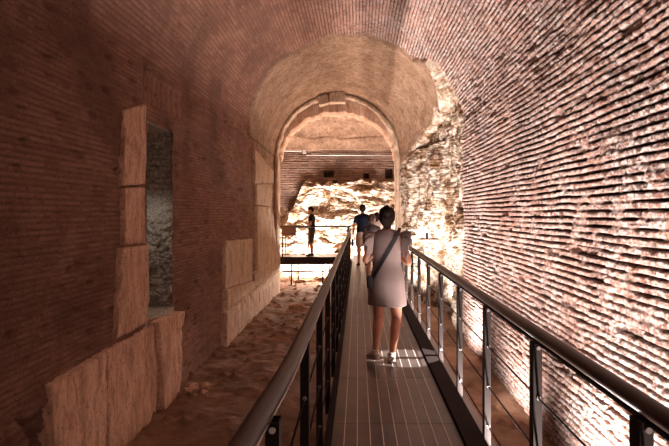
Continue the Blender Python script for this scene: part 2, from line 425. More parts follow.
# niche behind the doorway
def rough_quad(name, a, b_, c_, d, n, k, amp, m, fq=6, seed=1, at=None, parent=None):
    a, b_, c_, d = map(lambda p: np.array(p, float), (a, b_, c_, d))
    s, t = np.meshgrid(np.linspace(0, 1, n), np.linspace(0, 1, k), indexing='ij')
    s = s[..., None]; t = t[..., None]
    P = a * (1 - s) * (1 - t) + b_ * s * (1 - t) + c_ * s * t + d * (1 - s) * t
    nn = np.cross(b_ - a, d - a); nn = nn / np.linalg.norm(nn)
    L1 = np.linalg.norm(b_ - a); L2 = np.linalg.norm(d - a)
    e = (fbm(s[..., 0] * L1 * fq, t[..., 0] * L2 * fq, 5, seed) - .5) * 2 * amp
    return grid_mesh(name, P + nn * e[..., None], m, at)
NX = -3.45
s, t = np.meshgrid(np.linspace(-3.45, -2.69, 70), np.linspace(DZ0, DZ1, 230), indexing='ij')
hh, mo, rn = bricks(s, t, .085, .16, .3, .02, 51, jit=.02)
low = ss(.0, .1, 1.75 - t + (fbm(s * 5, t * 2, 2, 8) - .5) * .2)
hh = hh * (1 - low) + low * (rock(s * 1.3, t * 1.3, 66, .5) * .6)
o = grid_mesh('wall_niche', np.stack([s, DY1 - hh * 1.7 + .03, t], -1), M['stone_grey'], dict(mortar=mo, rnd=rn), flip=True)
tag(o, 'grey rubble side of the doorway recess', kind='structure')
o = rough_quad('wall_niche_back', (NX, DY0 - .1, DZ0 - .1), (NX, DY1 + .1, DZ0 - .1), (NX, DY1 + .1, DZ1 + .2), (NX, DY0 - .1, DZ1 + .2), 30, 80, .03, M['stone_grey']); tag(o, kind='structure')
o = rough_quad('wall_niche_near', (-2.69, DY0, DZ0), (NX, DY0, DZ0), (NX, DY0, DZ1), (-2.69, DY0, DZ1), 30, 80, .01, M['stone_grey']); tag(o, kind='structure')
mbn = MB(); mbn.box(NX - .05, -2.74, DY0 - .15, DY1 + .15, DZ1 - .01, DZ1 + .3); mbn.box(NX, -2.69, DY0 - .05, DY1 + .05, DZ0 - .12, DZ0)
tag(mbn.build('trim_1', M['stone_grey']), kind='structure')

# ground
gx = np.linspace(-6.2, 4.6, 230); gy = ycols(.5, 22.0, .004, .03)
Yg, Xg = np.meshgrid(gy, gx, indexing='ij')
g = -1.02 + (fbm(Xg * 1.1, Yg * .9, 5, 101) - .5) * .15 + (fbm(Xg * 7, Yg * 7, 4, 102) - .5) * .06
g = g - .16 * np.exp(-((Xg + .75) / .42) ** 2) * (1 - ss(12, 14, Yg)) + .08 * np.exp(-((Xg + 1.45) / .35) ** 2) * (1 - ss(12, 14, Yg))
w1, w2, wc = worley(Xg * 4, Yg * 4, 103)
g = g + np.where(wc > .80, ss(.32, .0, w1) * .07, 0)
o = grid_mesh('floor', np.stack([Xg, Yg, g], -1), M['soil'], flip=True); tag(o, 'uneven brown soil ground under the walkway', kind='structure')
def ground_z(x, y):
    i = int(np.argmin(abs(gy - y))); j = int(np.argmin(abs(gx - x))); return float(g[i, j])

# arch at the end of the tunnel
CXA, RA = -.71, 1.97
def arch_path(n_leg=30, n_arc=90):
    out = [(CXA - RA, ZB + (3.47 - ZB) * k / n_leg, (-1, 0)) for k in range(n_leg)]
    out += [(CXA - RA * math.cos(PI * k / n_arc), 3.47 + RA * math.sin(PI * k / n_arc), (-math.cos(PI * k / n_arc), math.sin(PI * k / n_arc))) for k in range(n_arc + 1)]
    out += [(CXA + RA, 3.47 - (3.47 - ZB) * (k + 1) / n_leg, (1, 0)) for k in range(n_leg)]
    return out
prof = [(2.6, 16.95), (1.0, 16.95), (.01, 16.95), (0, 16.9), (0, 16.7), (0, 16.5), (0, 16.36), (.012, 16.30), (.05, 16.28), (.10, 16.285), (.115, 16.33), (.13, 16.35), (.5, 16.36), (2.6, 16.36)]
ap = arch_path(); P = np.zeros((len(ap), len(prof), 3))
for i, (x, z, nn) in enumerate(ap):
    arc = 0 < i - 30 < 90
    for j, (r, y) in enumerate(prof):
        jt = (vn(np.array([i * .35]), np.array([j * .8]), 9)[0] - .5) * (.07 if arc and 3 <= j <= 8 else .02)
        if i % 9 == 0 and 3 <= j <= 9: jt += .012
        P[i, j] = (x + nn[0] * (r + jt), y + jt * .4, z + nn[1] * (r + jt))
o = grid_mesh('trim_2', P, M['stone_pale'], flip=False); tag(o, 'pale stone arch at the end of the tunnel', kind='structure')

ap2 = []
for k in range(121):
    a = PI * k / 120; jt = (vn(np.array([k * .4]), np.array([2.]), 9)[0] - .5) * .09
    ap2.append((CXA - (1.955 + jt * .4) * math.cos(a), 3.40 + (1.63 + jt) * math.sin(a), (-math.cos(a), math.sin(a))))
P = np.zeros((121, 7, 3))
for i, (x, z, nn) in enumerate(ap2):
    for j, (r, y) in enumerate([(.9, 17.42), (0, 17.42), (0, 17.2), (0, 16.95), (.02, 16.76), (.05, 16.72), (.9, 16.74)]):
        q = (vn(np.array([i * .8]), np.array([j * 1.3]), 19)[0] - .5) * .04
        P[i, j] = (x + nn[0] * (r + q), y + q, z + nn[1] * (r + q))
tag(grid_mesh('trim_3', P, M['stone'], flip=False), 'lower inner arch behind the stone arch', kind='structure')

# far chamber
gx2 = np.linspace(-6.0, 4.4, 560); gz2 = np.linspace(-1.2, 4.35, 330)
X, Z = np.meshgrid(gx2, gz2, indexing='ij')
h, mo, rn = bricks(X, Z, .075, .25, .25, .02, 91, fill=.4, jit=.01)
line = 3.05 + (fbm(X * .9, X * 0, 4, 92) - .5) * 1.1 - 1.5 * ss(-2.2, -3.0, X) 
ru = ss(-.05, .05, line - Z)
rk = rock(X * .45, Z * .8, 95, 1.3) * .9 + rock(X * .9, Z * 1.6, 97, .9) * .45
hr = rk + .10 + .55 * ss(2.6, -.8, Z) ** 1.3
for (hx, hz, hw, hh_) in [(-1.25, 3.27, .20, .13), (.35, 3.18, .12, .1), (1.33, 3.3, .15, .2), (-1.0, 2.9, .1, .05)]:
    hr = hr - .5 * ss(1.15, .8, np.maximum(abs(X - hx) / hw, abs(Z - hz) / hh_)); h = h - .5 * ss(1.15, .8, np.maximum(abs(X - hx) / hw, abs(Z - hz) / hh_))
hr = hr - .55 * ss(1.2, .7, np.hypot((X + 3.35) / .38, (Z - 1.6) / .55))
hh2 = h * (1 - ru) + ru * hr
P = np.stack([X, 21.0 - hh2, Z], -1)
o = grid_mesh('wall_back', P, M['chamber'], dict(mortar=mo * (1 - ru), rnd=rn, plaster=0 * ru, rubble=ru), flip=True)
tag(o, 'back wall of brick over bulging pale rubble', kind='structure')
t = np.linspace(0, 1, 90); X, T = np.meshgrid(np.linspace(-6, 4.4, 220), t, indexing='ij')
Yc = 21.0 - 4.1 * (1 - np.cos(T * PI / 2)) ** .9; Zc = 4.3 + 2.3 * np.sin(T * PI / 2)
st = .10 * ss(.0, .02, T - .0) - .16 * ss(.42, .44, T + (fbm(X * 1.2, X * 0, 3, 3) - .5) * .03) * (1 - ss(.47, .52, T))
nz = (fbm(X * 1.5, T * 5, 5, 120) - .5) * .18 - st
P = np.stack([X, Yc + nz * .5, Zc + nz], -1)
o = grid_mesh('ceiling_chamber', P, M['chamber'], dict(mortar=0, rnd=.5, plaster=.9, rubble=0), flip=True); tag(o, 'brown vault over the far chamber', kind='structure')
for nm, xx in (('wall_chamber_left', -5.9), ('wall_chamber_right', 4.3)):
    o = rough_quad(nm, (xx, 16.4, -1.2), (xx, 21.2, -1.2), (xx, 21.2, 6.7), (xx, 16.4, 6.7), 60, 80, .12, M['chamber'], 2, 5, dict(mortar=0, rnd=.5, plaster=0, rubble=1)); tag(o, kind='structure')

# ------------------------------------------------------------------ stone blocks on the left wall
XF = -2.65
def LW(px, py, X=XF):
    y = F * X / (px - 358.0); return (y, EYE - (py - 213) * y / F)
def slab(name, corners, xface, thick, m, seed, edge=.02, amp=.012, parent=None, dens=.025):
    """rough stone slab standing in the plane X = xface; corners (y, z): low-near, low-far, top-far, top-near"""
    a, b_, c_, d = [np.array(p, float) for p in corners]
    n = max(8, int(np.linalg.norm(b_ - a) / dens)); k = max(8, int(np.linalg.norm(d - a) / dens))
    s, t = np.meshgrid(np.linspace(0, 1, n), np.linspace(0, 1, k), indexing='ij'); s3 = s[..., None]; t3 = t[..., None]
    Q = a * (1 - s3) * (1 - t3) + b_ * s3 * (1 - t3) + c_ * s3 * t3 + d * (1 - s3) * t3
    w = np.minimum(np.minimum(s, 1 - s) * n, np.minimum(t, 1 - t) * k)
    Q[..., 0] += (fbm(t * 15 + seed, s * 0 + np.round(s), 4, seed) - .5) * 2 * edge * (np.abs(s - .5) * 2) ** 6
    Q[..., 1] += (fbm(s * 15 + seed, t * 0 + np.round(t), 4, seed + 3) - .5) * 2 * edge * (np.abs(t - .5) * 2) ** 6
    hx = (fbm(Q[..., 0] * 5, Q[..., 1] * 3, 5, seed + 8) - .5) * 2 * amp - .006 * (1 - ss(0, 1, w)) - .03 * ss(.62, .8, fbm(Q[..., 0] * 4, Q[..., 1] * 3, 3, seed + 20)) * (1 - ss(0, 9, w))
    Pf = np.stack([xface + hx, Q[..., 0], Q[..., 1]], -1)
    # wrap a border ring to the back for thickness
    full = np.zeros((n + 2, k + 2, 3)); full[1:-1, 1:-1] = Pf
    full[0, 1:-1] = Pf[0]; full[-1, 1:-1] = Pf[-1]; full[1:-1, 0] = Pf[:, 0]; full[1:-1, -1] = Pf[:, -1]
    full[0, 0] = Pf[0, 0]; full[0, -1] = Pf[0, -1]; full[-1, 0] = Pf[-1, 0]; full[-1, -1] = Pf[-1, -1]
    for sl in (np.s_[0, :], np.s_[-1, :], np.s_[:, 0], np.s_[:, -1]): full[sl + (0,)] = xface - thick
    return grid_mesh(name, full, m, parent=None) if False else grid_mesh(name, full, m)
GZ = -1.12
def LWs(*pp): return [LW(*p) for p in pp]
blocks = [
 (LWs((123, 186), (145.5, 184), (145.5, 104), (125, 110)), -2.64, 'stone', 'tall cracked upper stone of the door jamb, topmost of the three'),
 (LWs((125, 245), (145.5, 243), (145.5, 187), (124, 188)), -2.645, 'stone', 'middle stone of the door jamb, flat faced and pinkish'),
 (LWs((116, 339), (147, 321), (147, 245), (121, 248)), -2.625, 'stone', 'wide lower stone of the door jamb, standing on the slabs'),
 ([(4.28, GZ), (5.15, GZ), LW(106, 352), LW(51, 386)], -2.635, 'stone', 'low broad slab against the left wall, nearest to the camera'),
 ([(5.17, GZ), (6.42, GZ), LW(157, 322), LW(106.5, 351)], -2.63, 'stone', 'long slab at the wall foot right below the door jamb'),
 ([(6.50, GZ), (7.05, GZ), LW(179, 311), LW(152, 322)], -2.56, 'stone', 'projecting sill stone directly under the dark doorway'),
 ([(9.75, -.35), (12.4, -.30), LW(252, 281), LW(225, 290)], -2.60, 'stone_pale', 'long stone of the upper plinth course near the arch'),
 ([(9.65, GZ), (12.8, GZ), (12.8, -.33), (9.65, -.37)], -2.58, 'stone_pale', 'lowest plinth stone left of the arch, on the soil'),
 ([(12.42, -.30), (16.2, -.28), (16.2, .18), (12.42, .06)], -2.62, 'stone_pale', 'upper plinth stone under the pier beside the arch'),
 ([(12.82, GZ), (16.25, GZ), (16.25, -.30), (12.82, -.32)], -2.60, 'stone_pale', 'lower plinth stone that meets the foot of the arch'),
 ([LW(225, 289), LW(252, 281), LW(252, 239), LW(226, 241)], -2.63, 'stone_pale', 'square cut panel stone standing on the plinth'),
 ([(12.95, .05), (16.2, .12), LW(272, 207), LW(257, 206)], -2.64, 'stone_pale', 'lower shaft stone of the left pier of the arch'),
 ([LW(257, 205), LW(272, 206), LW(272, 183), LW(257, 184)], -2.645, 'stone_pale', 'middle shaft stone of the left pier of the arch'),
 ([LW(254.5, 183.5), LW(273, 183), LW(273, 171), LW(255, 149)], -2.63, 'stone_pale', 'sloping capital stone atop the left pier of the arch'),
]
for k, (cs, xf, mk, lb) in enumerate(blocks):
    tag(slab('stone_block', cs, xf, .20, M[mk], 200 + k * 13, .014, .022), lb, 'stone block', 'cut stone blocks of the left wall')
def boulder(name, loc, r, sq, m, seed, label=None, cat=None, group=None):
    s, t = np.meshgrid(np.linspace(0, 2 * PI, 25), np.linspace(0.02, PI - .02, 15), indexing='ij')
    nx, ny, nz = np.cos(s) * np.sin(t), np.sin(s) * np.sin(t), np.cos(t)
    rr = r * (1 + (vn(nx * 1.7 + seed, ny * 1.7 + nz * 1.3, seed) - .5) * .7); rr[-1] = rr[0]
    o = grid_mesh(name, np.stack([nx * rr, ny * rr, nz * rr * sq], -1), m, flip=True); o.location = loc
    return tag(o, label, cat, group)
for k, (x, y, r, lb) in enumerate([(-2.42, 7.15, .10, 'fist sized rubble stone under the doorway, against the sill'), (-2.28, 7.3, .08, 'small rubble stone just right of the pile under the doorway'),
        (-2.38, 6.92, .07, 'small rubble stone left in the pile under the doorway'), (-2.2, 7.0, .055, 'tiny rubble stone furthest from the wall under the doorway')]):
    boulder('rubble_stone', (x, y, ground_z(x, y) + r * .4), r, .7, M['stone'], 5 + k, lb, 'stone', 'rubble stones below the doorway')
for k, (x, y, r, lb) in enumerate([(-1.75, 13.6, .16, 'flat rock on the soil between left wall and walkway'), (-2.2, 18.7, .18, 'rock beside the near support leg under the side platform'),
        (-1.5, 19.3, .22, 'larger brown rock under the side platform'), (-.8, 19.2, .12, 'small rock at the right under the side platform')]):
    boulder('ground_rock', (x, y, ground_z(x, y) + r * .25), r, .5, M['stone'], 15 + k, lb, 'rock')
# broken keystones of the arch
for k, (x, z, w_, hh_, lb) in enumerate([(-1.16, 5.36, .34, .30, 'squarish broken stone left of the arch crown'), (-.70, 5.44, .52, .34, 'larger stone wedged at the arch crown')]):
    mb_ = MB(); mb_.box(-w_ / 2, w_ / 2, -.18, .22, -hh_ / 2, hh_ / 2, .03)
    bmesh.ops.subdivide_edges(mb_.bm, edges=mb_.bm.edges[:], cuts=2, use_grid_fill=True)
    for v_ in mb_.bm.verts: v_.co += Vector([random.uniform(-.012, .012) for _ in range(3)])
    o = mb_.build('arch_stone', M['stone_pale']); o.location = (x, 16.36, z); o.rotation_euler = (0, -(.22 if k == 0 else .02), 0)
    tag(o, lb, 'stone', 'loose stones at the crown of the arch')

# ------------------------------------------------------------------ walkway
DX0, DX1, YD0, YD1 = -.19, .735, .6, 18.6
wk = thing('walkway', 'long narrow metal footbridge deck running down the tunnel', 'walkway', (0, 0, 0))
edges = [YD0]
while edges[-1] < YD1 - .1: edges.append(min(YD1, edges[-1] + 1.04))
for a, b_ in zip(edges, edges[1:]):
    mb_ = MB()
    x = DX0
    nb = 10; w_ = (DX1 - DX0) / nb
    for i in range(nb): mb_.box(DX0 + i * w_ + .003, DX0 + (i + 1) * w_ - .003, a + .0015, b_ - .0015, -.03, 0, .0015)
    p = mb_.build('deck_panel', M['deck'], wk)
    mr = MB()
    for i in range(1, nb): mr.box(DX0 + i * w_ - .003, DX0 + i * w_ + .003, a + .004, b_ - .004, -.028, .004)
    mr.build('plank_joint', M['deck_glint'], p)  # highlight along the plank edges, put into the rib colour
def channel(x0, x1, y0, y1, z0, z1, side):
    mb_ = MB(); w_ = .012
    mb_.box(x0, x1, y0, y1, z1 - w_, z1, .002); mb_.box(x0, x1, y0, y1, z0, z0 + w_, .002)
    xs = (x0, x0 + w_) if side > 0 else (x1 - w_, x1)
    mb_.box(xs[0], xs[1], y0, y1, z0 + w_, z1 - w_)
    return mb_
channel(DX1 + .004, .885, YD0, YD1, -.16, .028, 1).build('side_beam', M['beam'], wk)
channel(-.235, DX0 - .004, YD0, YD1 - 1.3, -.16, .028, -1).build('side_beam', M['beam'], wk)
for y in (2.6, 5.4, 8.2, 11, 13.8, 16.4):
    for x in (-.05, .62):
        gz = ground_z(x, y)
        MB().tube([(x, y, gz - .03), (x, y, -.15)], .03, 10).box(x - .08, x + .08, y - .08, y + .08, gz - .04, gz + .012).build('support_leg', M['beam'], wk)
    MB().box(-.22, .87, y - .04, y + .04, -.15, -.031).build('cross_beam', M['beam'], wk)

def railing(name, label, xpost, xrail, posts, railpts, rodpts, end_y, inner):
    r = thing(name, label, 'railing')
    MB().tube(railpts, .033, 14).build('handrail', M['rail'], r)
    # flat bar under the tube, the left one with a painted highlight
    bar = MB(); bm_ = bar.bm; prev = None
    for p in railpts:
        p = Vector(p); q = [bm_.verts.new(p + Vector((dx, 0, dz))) for dx, dz in ((-.022, -.034), (.022, -.034), (.022, -.046), (-.022, -.046))]
        if prev:
            for i in range(4): bm_.faces.new((prev[i], prev[(i + 1) % 4], q[(i + 1) % 4], q[i]))
        prev = q
    bar.build('rail_bar', M['bar_highlight' if xpost < 0 else 'steel'], r)
    for i, y in enumerate(posts):
        m_ = M['steel']
        mb_ = MB(); mb_.box(xpost - .004, xpost, y, y + .062, -.20, .935)              # web facing the walkway
        mb_.box(xpost, xpost + .040 * inner, y, y + .006, -.20, .935) if inner > 0 else mb_.box(xpost - .044, xpost - .004, y, y + .006, -.20, .935)
        mb_.box(xpost, xpost + .040 * inner, y + .056, y + .062, -.20, .935) if inner > 0 else mb_.box(xpost - .044, xpost - .004, y + .056, y + .062, -.20, .935)
        p = mb_.build('post', m_, r)
        for z in (.915, .66, .38, .10):
            bx = xpost + .020 * inner
            n_ = MB(); n_.tube([(bx, y, z), (bx, y - .010, z)], .011, 8); n_.build('bolt', M['bolt'], p)
    for z in (.66, .38, .10):
        MB().tube([(xpost + .020 * inner, y, z) for y in rodpts], .0055, 6).build('rod', M['steel'], r)
    return r
pr = [1.55, 2.49, 3.45, 4.38, 5.38] + [5.38 + .96 * k for k in range(1, 14)]
pr = [y for y in pr if y < 17.9]
rp = smoothpts([(.97, .9, .90), (.955, 1.15, .935), (.94, 1.40, .968), (.935, 1.7, .975), (.935, 3, .975), (.94, 6, .975), (.94, 10, .975), (.94, 14, .975), (.94, 18.0, .975)], 5)
railing('walkway_railing', 'dark metal railing right of the walkway, along the grooved brick wall', .896, .93, pr, rp, (1.0, 18.0), 18, 1)
pl_ = [1.55, 2.49, 3.45, 4.38, 5.38] + [5.38 + .96 * k for k in range(1, 12)] + [17.15]
rp = smoothpts([(-.33, .75, .93), (-.325, 1.1, .965), (-.305, 1.5, .975), (-.285, 1.9, .975), (-.278, 2.4, .975), (-.275, 4, .975), (-.275, 8, .975), (-.27, 13, .975), (-.265, 16.0, .985), (-.262, 17.2, 1.02)], 5)
railing('walkway_railing', 'dark metal railing left of the walkway, its handrail flaring towards the camera', -.250, -.28, pl_, rp, (1.0, 17.2), 17.2, -1)

# side platform
pf = thing('side_platform', 'dark raised side platform branching left from the walkway, in front of the lit rubble', 'platform')
MB().box(-3.1, -.30, 17.62, 18.9, -.03, 0, .004).build('deck_plate', M['deck'], pf)
MB().box(-3.1, -.30, 17.58, 17.64, -.25, .02, .004).build('front_beam', M['beam'], pf)
MB().box(-3.1, -.30, 18.86, 18.92, -.25, .02, .004).build('rear_beam', M['beam'], pf)
for x, y in ((-2.42, 17.8), (-1.28, 17.8), (-2.28, 18.7), (-1.1, 18.7)):
    gz = ground_z(x, y); MB().tube([(x, y, gz - .02), (x, y, -.03)], .028, 10).box(x - .12, x + .12, y - .12, y + .12, gz - .03, gz + .02).build('support_leg', M['steel'], pf)
rl = thing('platform_railing', 'dark metal railing along the front of the side platform', 'railing')
MB().tube([(-3.0, 17.60, 1.10), (-.26, 17.60, 1.10)], .022, 10).build('handrail', M['steel'], rl)
for x in (-2.86, -2.70, -.34):
    MB().box(x - .025, x + .025, 17.57, 17.585, -.2, 1.09, .003).build('post', M['steel'], rl)
for z in (.80, .50, .22): MB().tube([(-3.0, 17.60, z), (-.30, 17.60, z)], .009, 6).build('rod', M['steel'], rl)
rl2 = thing('platform_railing', 'dark metal railing along the rear edge of the side platform, behind the man', 'railing')
MB().tube([(-3.0, 18.90, 1.10), (-.3, 18.90, 1.10)], .016, 10).build('handrail', M['steel'], rl2)
for x in (-2.8, -1.9, -.4): MB().box(x - .02, x + .02, 18.89, 18.91, -.2, 1.09, .003).build('post', M['steel'], rl2)
ip = thing('sign_board', 'small blank brown board fixed to the platform railing at left', 'sign', (-2.48, 17.55, .95))
MB().box(-.26, .26, -.012, .012, -.17, .17, .004).build('board', M['wood'], ip)
MB().box(-.27, .27, .012, .02, .14, .17).build('frame_rail', M['steel'], ip)
o = boulder('stone_lump', (-.75, 19.9, .15), .32, .55, M['stone'], 44, 'brown rounded stone left of the walkway end, seen through the platform railing', 'stone')
MB_ = MB().box(-1.0, -.45, 19.4, 19.9, -1.0, .02, .03); tag(MB_.build('stone_plinth', M['stone']), 'low brown stone plinth under the rounded stone at the back', 'stone block')

# ------------------------------------------------------------------ conduits, fixtures
cd = thing('conduit_pipe', 'pale thin conduit running across the far wall and down beside the arch', 'pipe')
def cp(px, py, y=20.55): return ((px - 358) * y / F, y, EYE - (py - 213) * y / F)
MB().tube([cp(270, 151), cp(302, 151)], .022, 8).build('pipe_run', M['pipe'], cd)
a_, b2 = cp(306, 152), cp(305, 155)
MB().tube([a_, cp(306, 155.2), cp(392, 155.5)], .022, 8).build('pipe_run', M['pipe'], cd)
MB().tube(smoothpts([cp(392, 155.5), cp(394, 156.2), cp(394.6, 158.5), cp(394.8, 170), cp(395, 235)], 4), .022, 8).build('pipe_run', M['pipe'], cd)
x, y, z = cp(304.5, 152); MB().box(x - .07, x + .07, y - .06, y + .02, z - .07, z + .07, .008).build('junction_box', M['pipe'], cd)
cd2 = thing('cable_conduit', 'thin pale conduit crossing the rubble pier at handrail height', 'pipe')
MB().tube([(1.92, 10.32, 1.12), (1.80, 12.2, 1.12)], .012, 8).build('pipe_run', M['pipe'], cd2)
MB().tube([(1.80, 12.2, 1.12), (1.35, 14.6, 1.12)], .012, 8).build('pipe_run', M['pipe'], cd2)
for k, (x, y, z, lb) in enumerate([(1.63, 11.4, .98, 'small dark bracket sticking out of the rubble pier above the railing'), (1.35, 13.3, 1.0, 'dark bracket stub further along the rubble pier')]):
    b0 = thing('wall_bracket', lb, 'bracket', (x, y, z))
    MB().box(-.20, .22, -.02, .02, 0, .03, .004).build('arm', M['beam'], b0); MB().box(-.05, 0, -.025, .025, 0, .16, .004).build('upright', M['beam'], b0)
st_ = thing('light_strip', 'slim light strip lying below the right edge of the walkway', 'light')
MB().box(STRIP_X - .035, STRIP_X + .035, .8, 14.4, STRIP_Z - .06, STRIP_Z - .02, .003).build('housing', M['lamp'], st_)
for k, (fx, fy) in enumerate([(1.40, 2.95), (1.45, 4.15), (1.4, 6.4), (1.4, 8.7), (1.2, 11.9), (1.15, 14.0)]):
    f_ = thing('floor_floodlight', ['floor floodlight near the wall foot, closest to the camera', 'second floor floodlight from the camera on the soil', 'third floor floodlight from the camera on the soil', 'floor floodlight where the brick wall breaks off',
        'floor floodlight before the rubble pier', 'floor floodlight nearest the arch'][k], 'light', (fx, fy, ground_z(fx, fy)), 0, 'floor floodlights along the right wall')
    MB().box(-.07, .07, -.10, .10, .0, .05, .006).build('housing', M['lamp'], f_); MB().box(-.08, .08, -.02, .02, -.02, .01).build('bracket', M['lamp'], f_)
for k, (x0, x1, y, z) in enumerate([(-3.0, -.4, 19.36, -.68)]):
    f_ = thing('bar_floodlight', 'long bar floodlight on the ground behind the side platform', 'light', (0, y, z))
    MB().box(x0, x1, -.05, .05, -.06, .02, .006).build('housing', M['lamp'], f_)
    for xx in (x0 + .3, x1 - .3): MB().box(xx - .02, xx + .02, -.02, .02, -.42, -.05).build('foot', M['lamp'], f_)

# ------------------------------------------------------------------ people
def hand(mb_, wrist, direction, palm_n, s=1.0, curl=.5):
    """palm and five fingers; direction along the hand, palm_n out of the palm"""
    w_ = Vector(wrist); d = Vector(direction).normalized(); n = Vector(palm_n).normalized(); n = (n - d * n.dot(d)).normalized(); a = d.cross(n)
    mb_.tube([w_ - d * .01, w_ + d * .03 * s, w_ + d * .085 * s], [(.024, .018), (.038, .014), (.038, .012)], 12, up=n)
    for i, (o, L) in enumerate(((-.029, .062), (-.010, .074), (.010, .070), (.028, .055))):
        p = w_ + d * .075 * s + a * o; q = p; pts = [p]; ang = curl * .4
        for k in range(3):
            q = q + (d * math.cos(ang) + n * math.sin(ang)) * L * s / 2.6; pts.append(q); ang += curl
        mb_.tube(pts, [.0095, .009, .0085, .007], 8)
    p = w_ + d * .02 * s - a * .024
    mb_.tube([p, p - a * .024 + d * .022 + n * .008, p - a * .026 + d * .055 + n * .022], [.012, .0105, .008], 8)
def limb(mb_, pts, rad, n=14): mb_.tube(smoothpts(pts, 5), [rad[min(int(i / 5), len(rad) - 1)] + (rad[min(int(i / 5) + 1, len(rad) - 1)] - rad[min(int(i / 5), len(rad) - 1)]) * ((i % 5) / 5) for i in range((len(pts) - 1) * 5 + 1)], n)
def make_person(name, label, loc, rz, scale, J, body_m, hair_m, hair='short', clothes=(), shoe_m='sneaker', voxel=.009, female=False):
    r = thing(name, label, 'person', loc, rz); r.scale = (scale,) * 3
    b = MB(); hx, hy, hz = J['head']; k = .90 if female else 1.0
    # torso
    b.rings([((J['hipx'], 0, .86), .10, .09), ((J['hipx'], 0, .92), .160 * (1 if female else .95), .115), ((J['hipx'], 0, 1.0), .155, .105), ((0, 0, 1.10), .130 * k, .088), ((0, 0, 1.22), .150 * k, .10), ((0, 0, 1.32), .165 * k, .105),
             ((0, 0, 1.385), .165 * k, .085), ((0, .0, 1.42), .11, .065), ((0, .005, 1.45), .06, .055)], 28)
    b.tube([(0, -.005, 1.39), (hx * .5, hy * .5 + .0, 1.47), (hx, hy + .0, hz - .06)], [.060, .050 * k, .052 * k], 16)
    fa = J.get('face', 0); rot = Euler((J.get('nod', 0), 0, fa))
    def H(p): v = Vector(p); v.rotate(rot); return Vector((hx, hy, hz)) + v
    b.ball((hx, hy - 0, hz + .015), .076, .094, .098, rot); b.ball(H((0, .025, -.045)), .056, .066, .070, rot)       # skull, jaw
    b.ball(H((0, .060, -.088)), .024, .022, .018, rot)                                                                # chin
    b.tube([H((0, .088, .012)), H((0, .106, -.018)), H((0, .112, -.030)), H((0, .086, -.036))], [.009, .012, .014, .010], 8)
    b.ball(H((0, .090, -.058)), .022, .010, .0075, rot)                                                               # lips
    for sx in (-1, 1):
        b.ball(H((sx * .079, -.002, -.012)), .010, .020, .030, rot); b.ball(H((sx * .032, .076, .022)), .020, .014, .010, rot)
    for sx, sd in ((-1, 'L'), (1, 'R')):
        sh = Vector((sx * .158 * k, -.005, 1.375)); el = Vector(J['elbow' + sd]); wr = Vector(J['wrist' + sd])
        limb(b, [sh + Vector((-sx * .03, 0, .012)), sh + Vector((sx * .012, 0, -.02)), sh.lerp(el, .5), el, el.lerp(wr, .35), wr], [.045 * k, .052 * k, .044 * k, .036 * k, .038 * k, .024])
        hand(b, wr, J.get('hand' + sd, (wr - el)), J.get('palm' + sd, (-sx, 0, 0)), curl=J.get('curl', .55))
        hp = Vector((J['hipx'] + sx * .088, 0, .90)); kn = Vector(J['knee' + sd]); an = Vector(J['ankle' + sd])
        back = Vector((0, -.018, 0))
        limb(b, [hp, hp.lerp(kn, .35), hp.lerp(kn, .75), kn, kn.lerp(an, .3) + back, kn.lerp(an, .65) + back * .4, an], [.088, .082, .064, .054, .058 * (.97 if female else 1), .042, .034], 16)
        toe = Vector(J['toe' + sd]); 
        b.tube([an + Vector((0, -.0, .0)), an.lerp(toe, .2) + Vector((0, 0, -.02)), an.lerp(toe, .7), toe], [.033, (.036, .034), (.036, .026), (.03, .018)], 12)
    me = modded(b.mesh('body'), [('REMESH', dict(mode='VOXEL', voxel_size=voxel, use_smooth_shade=True)), ('SMOOTH', dict(factor=.5, iterations=4))])
    me.name = 'body'; body = link('body', me, M[body_m], r)
    # eyes
    for sx in (-1, 1):
        MB().ball(H((sx * .031, .079, .012)), .0115).build('eye', M['white_cloth'], r)
    # hair
    hm = MB()
    hm.ball(H((0, -.014, .030)), .088, .104, .100, rot, 24, 16); 
    if hair == 'updo':
        hm.ball(H((0, -.030, .0)), .086, .088, .10, rot, 24, 16); hm.ball(H((0, -.045, -.055)), .060, .055, .06, rot); hm.ball(H((.004, -.09, .05)), .052, .045, .052, rot)
        hm.ball(H((0, -.03, -.095)), .038, .035, .04, rot)
    elif hair == 'bob': hm.ball(H((0, -.03, -.03)), .095, .085, .11, rot, 24, 16)
    else: hm.ball(H((0, -.035, -.01)), .080, .075, .085, rot)
    # cut the face free
    me = modded(hm.mesh('hair'), [('REMESH', dict(mode='VOXEL', voxel_size=.007, use_smooth_shade=True)), ('SMOOTH', dict(factor=.5, iterations=3))])
    bm_ = bmesh.new(); bm_.from_mesh(me); inv = rot.to_matrix().inverted(); dl = []
    for v_ in bm_.verts:
        q = inv @ (v_.co - Vector((hx, hy, hz)))
        if q.y > .045 - max(0, q.z - .05) * .0 and q.z < .062: dl.append(v_)
        elif abs(q.x) > .06 and -.028 < q.y and q.z < .01: dl.append(v_)
    bmesh.ops.delete(bm_, geom=dl, context='VERTS')
    for v_ in bm_.verts:
        n1 = vn(np.array([v_.co.x * 60 + v_.co.y * 20]), np.array([v_.co.z * 14.]), 3)[0] - .5; v_.co += v_.normal * n1 * .008
    bm_.to_mesh(me); bm_.free(); link('hair', me, M[hair_m], r)
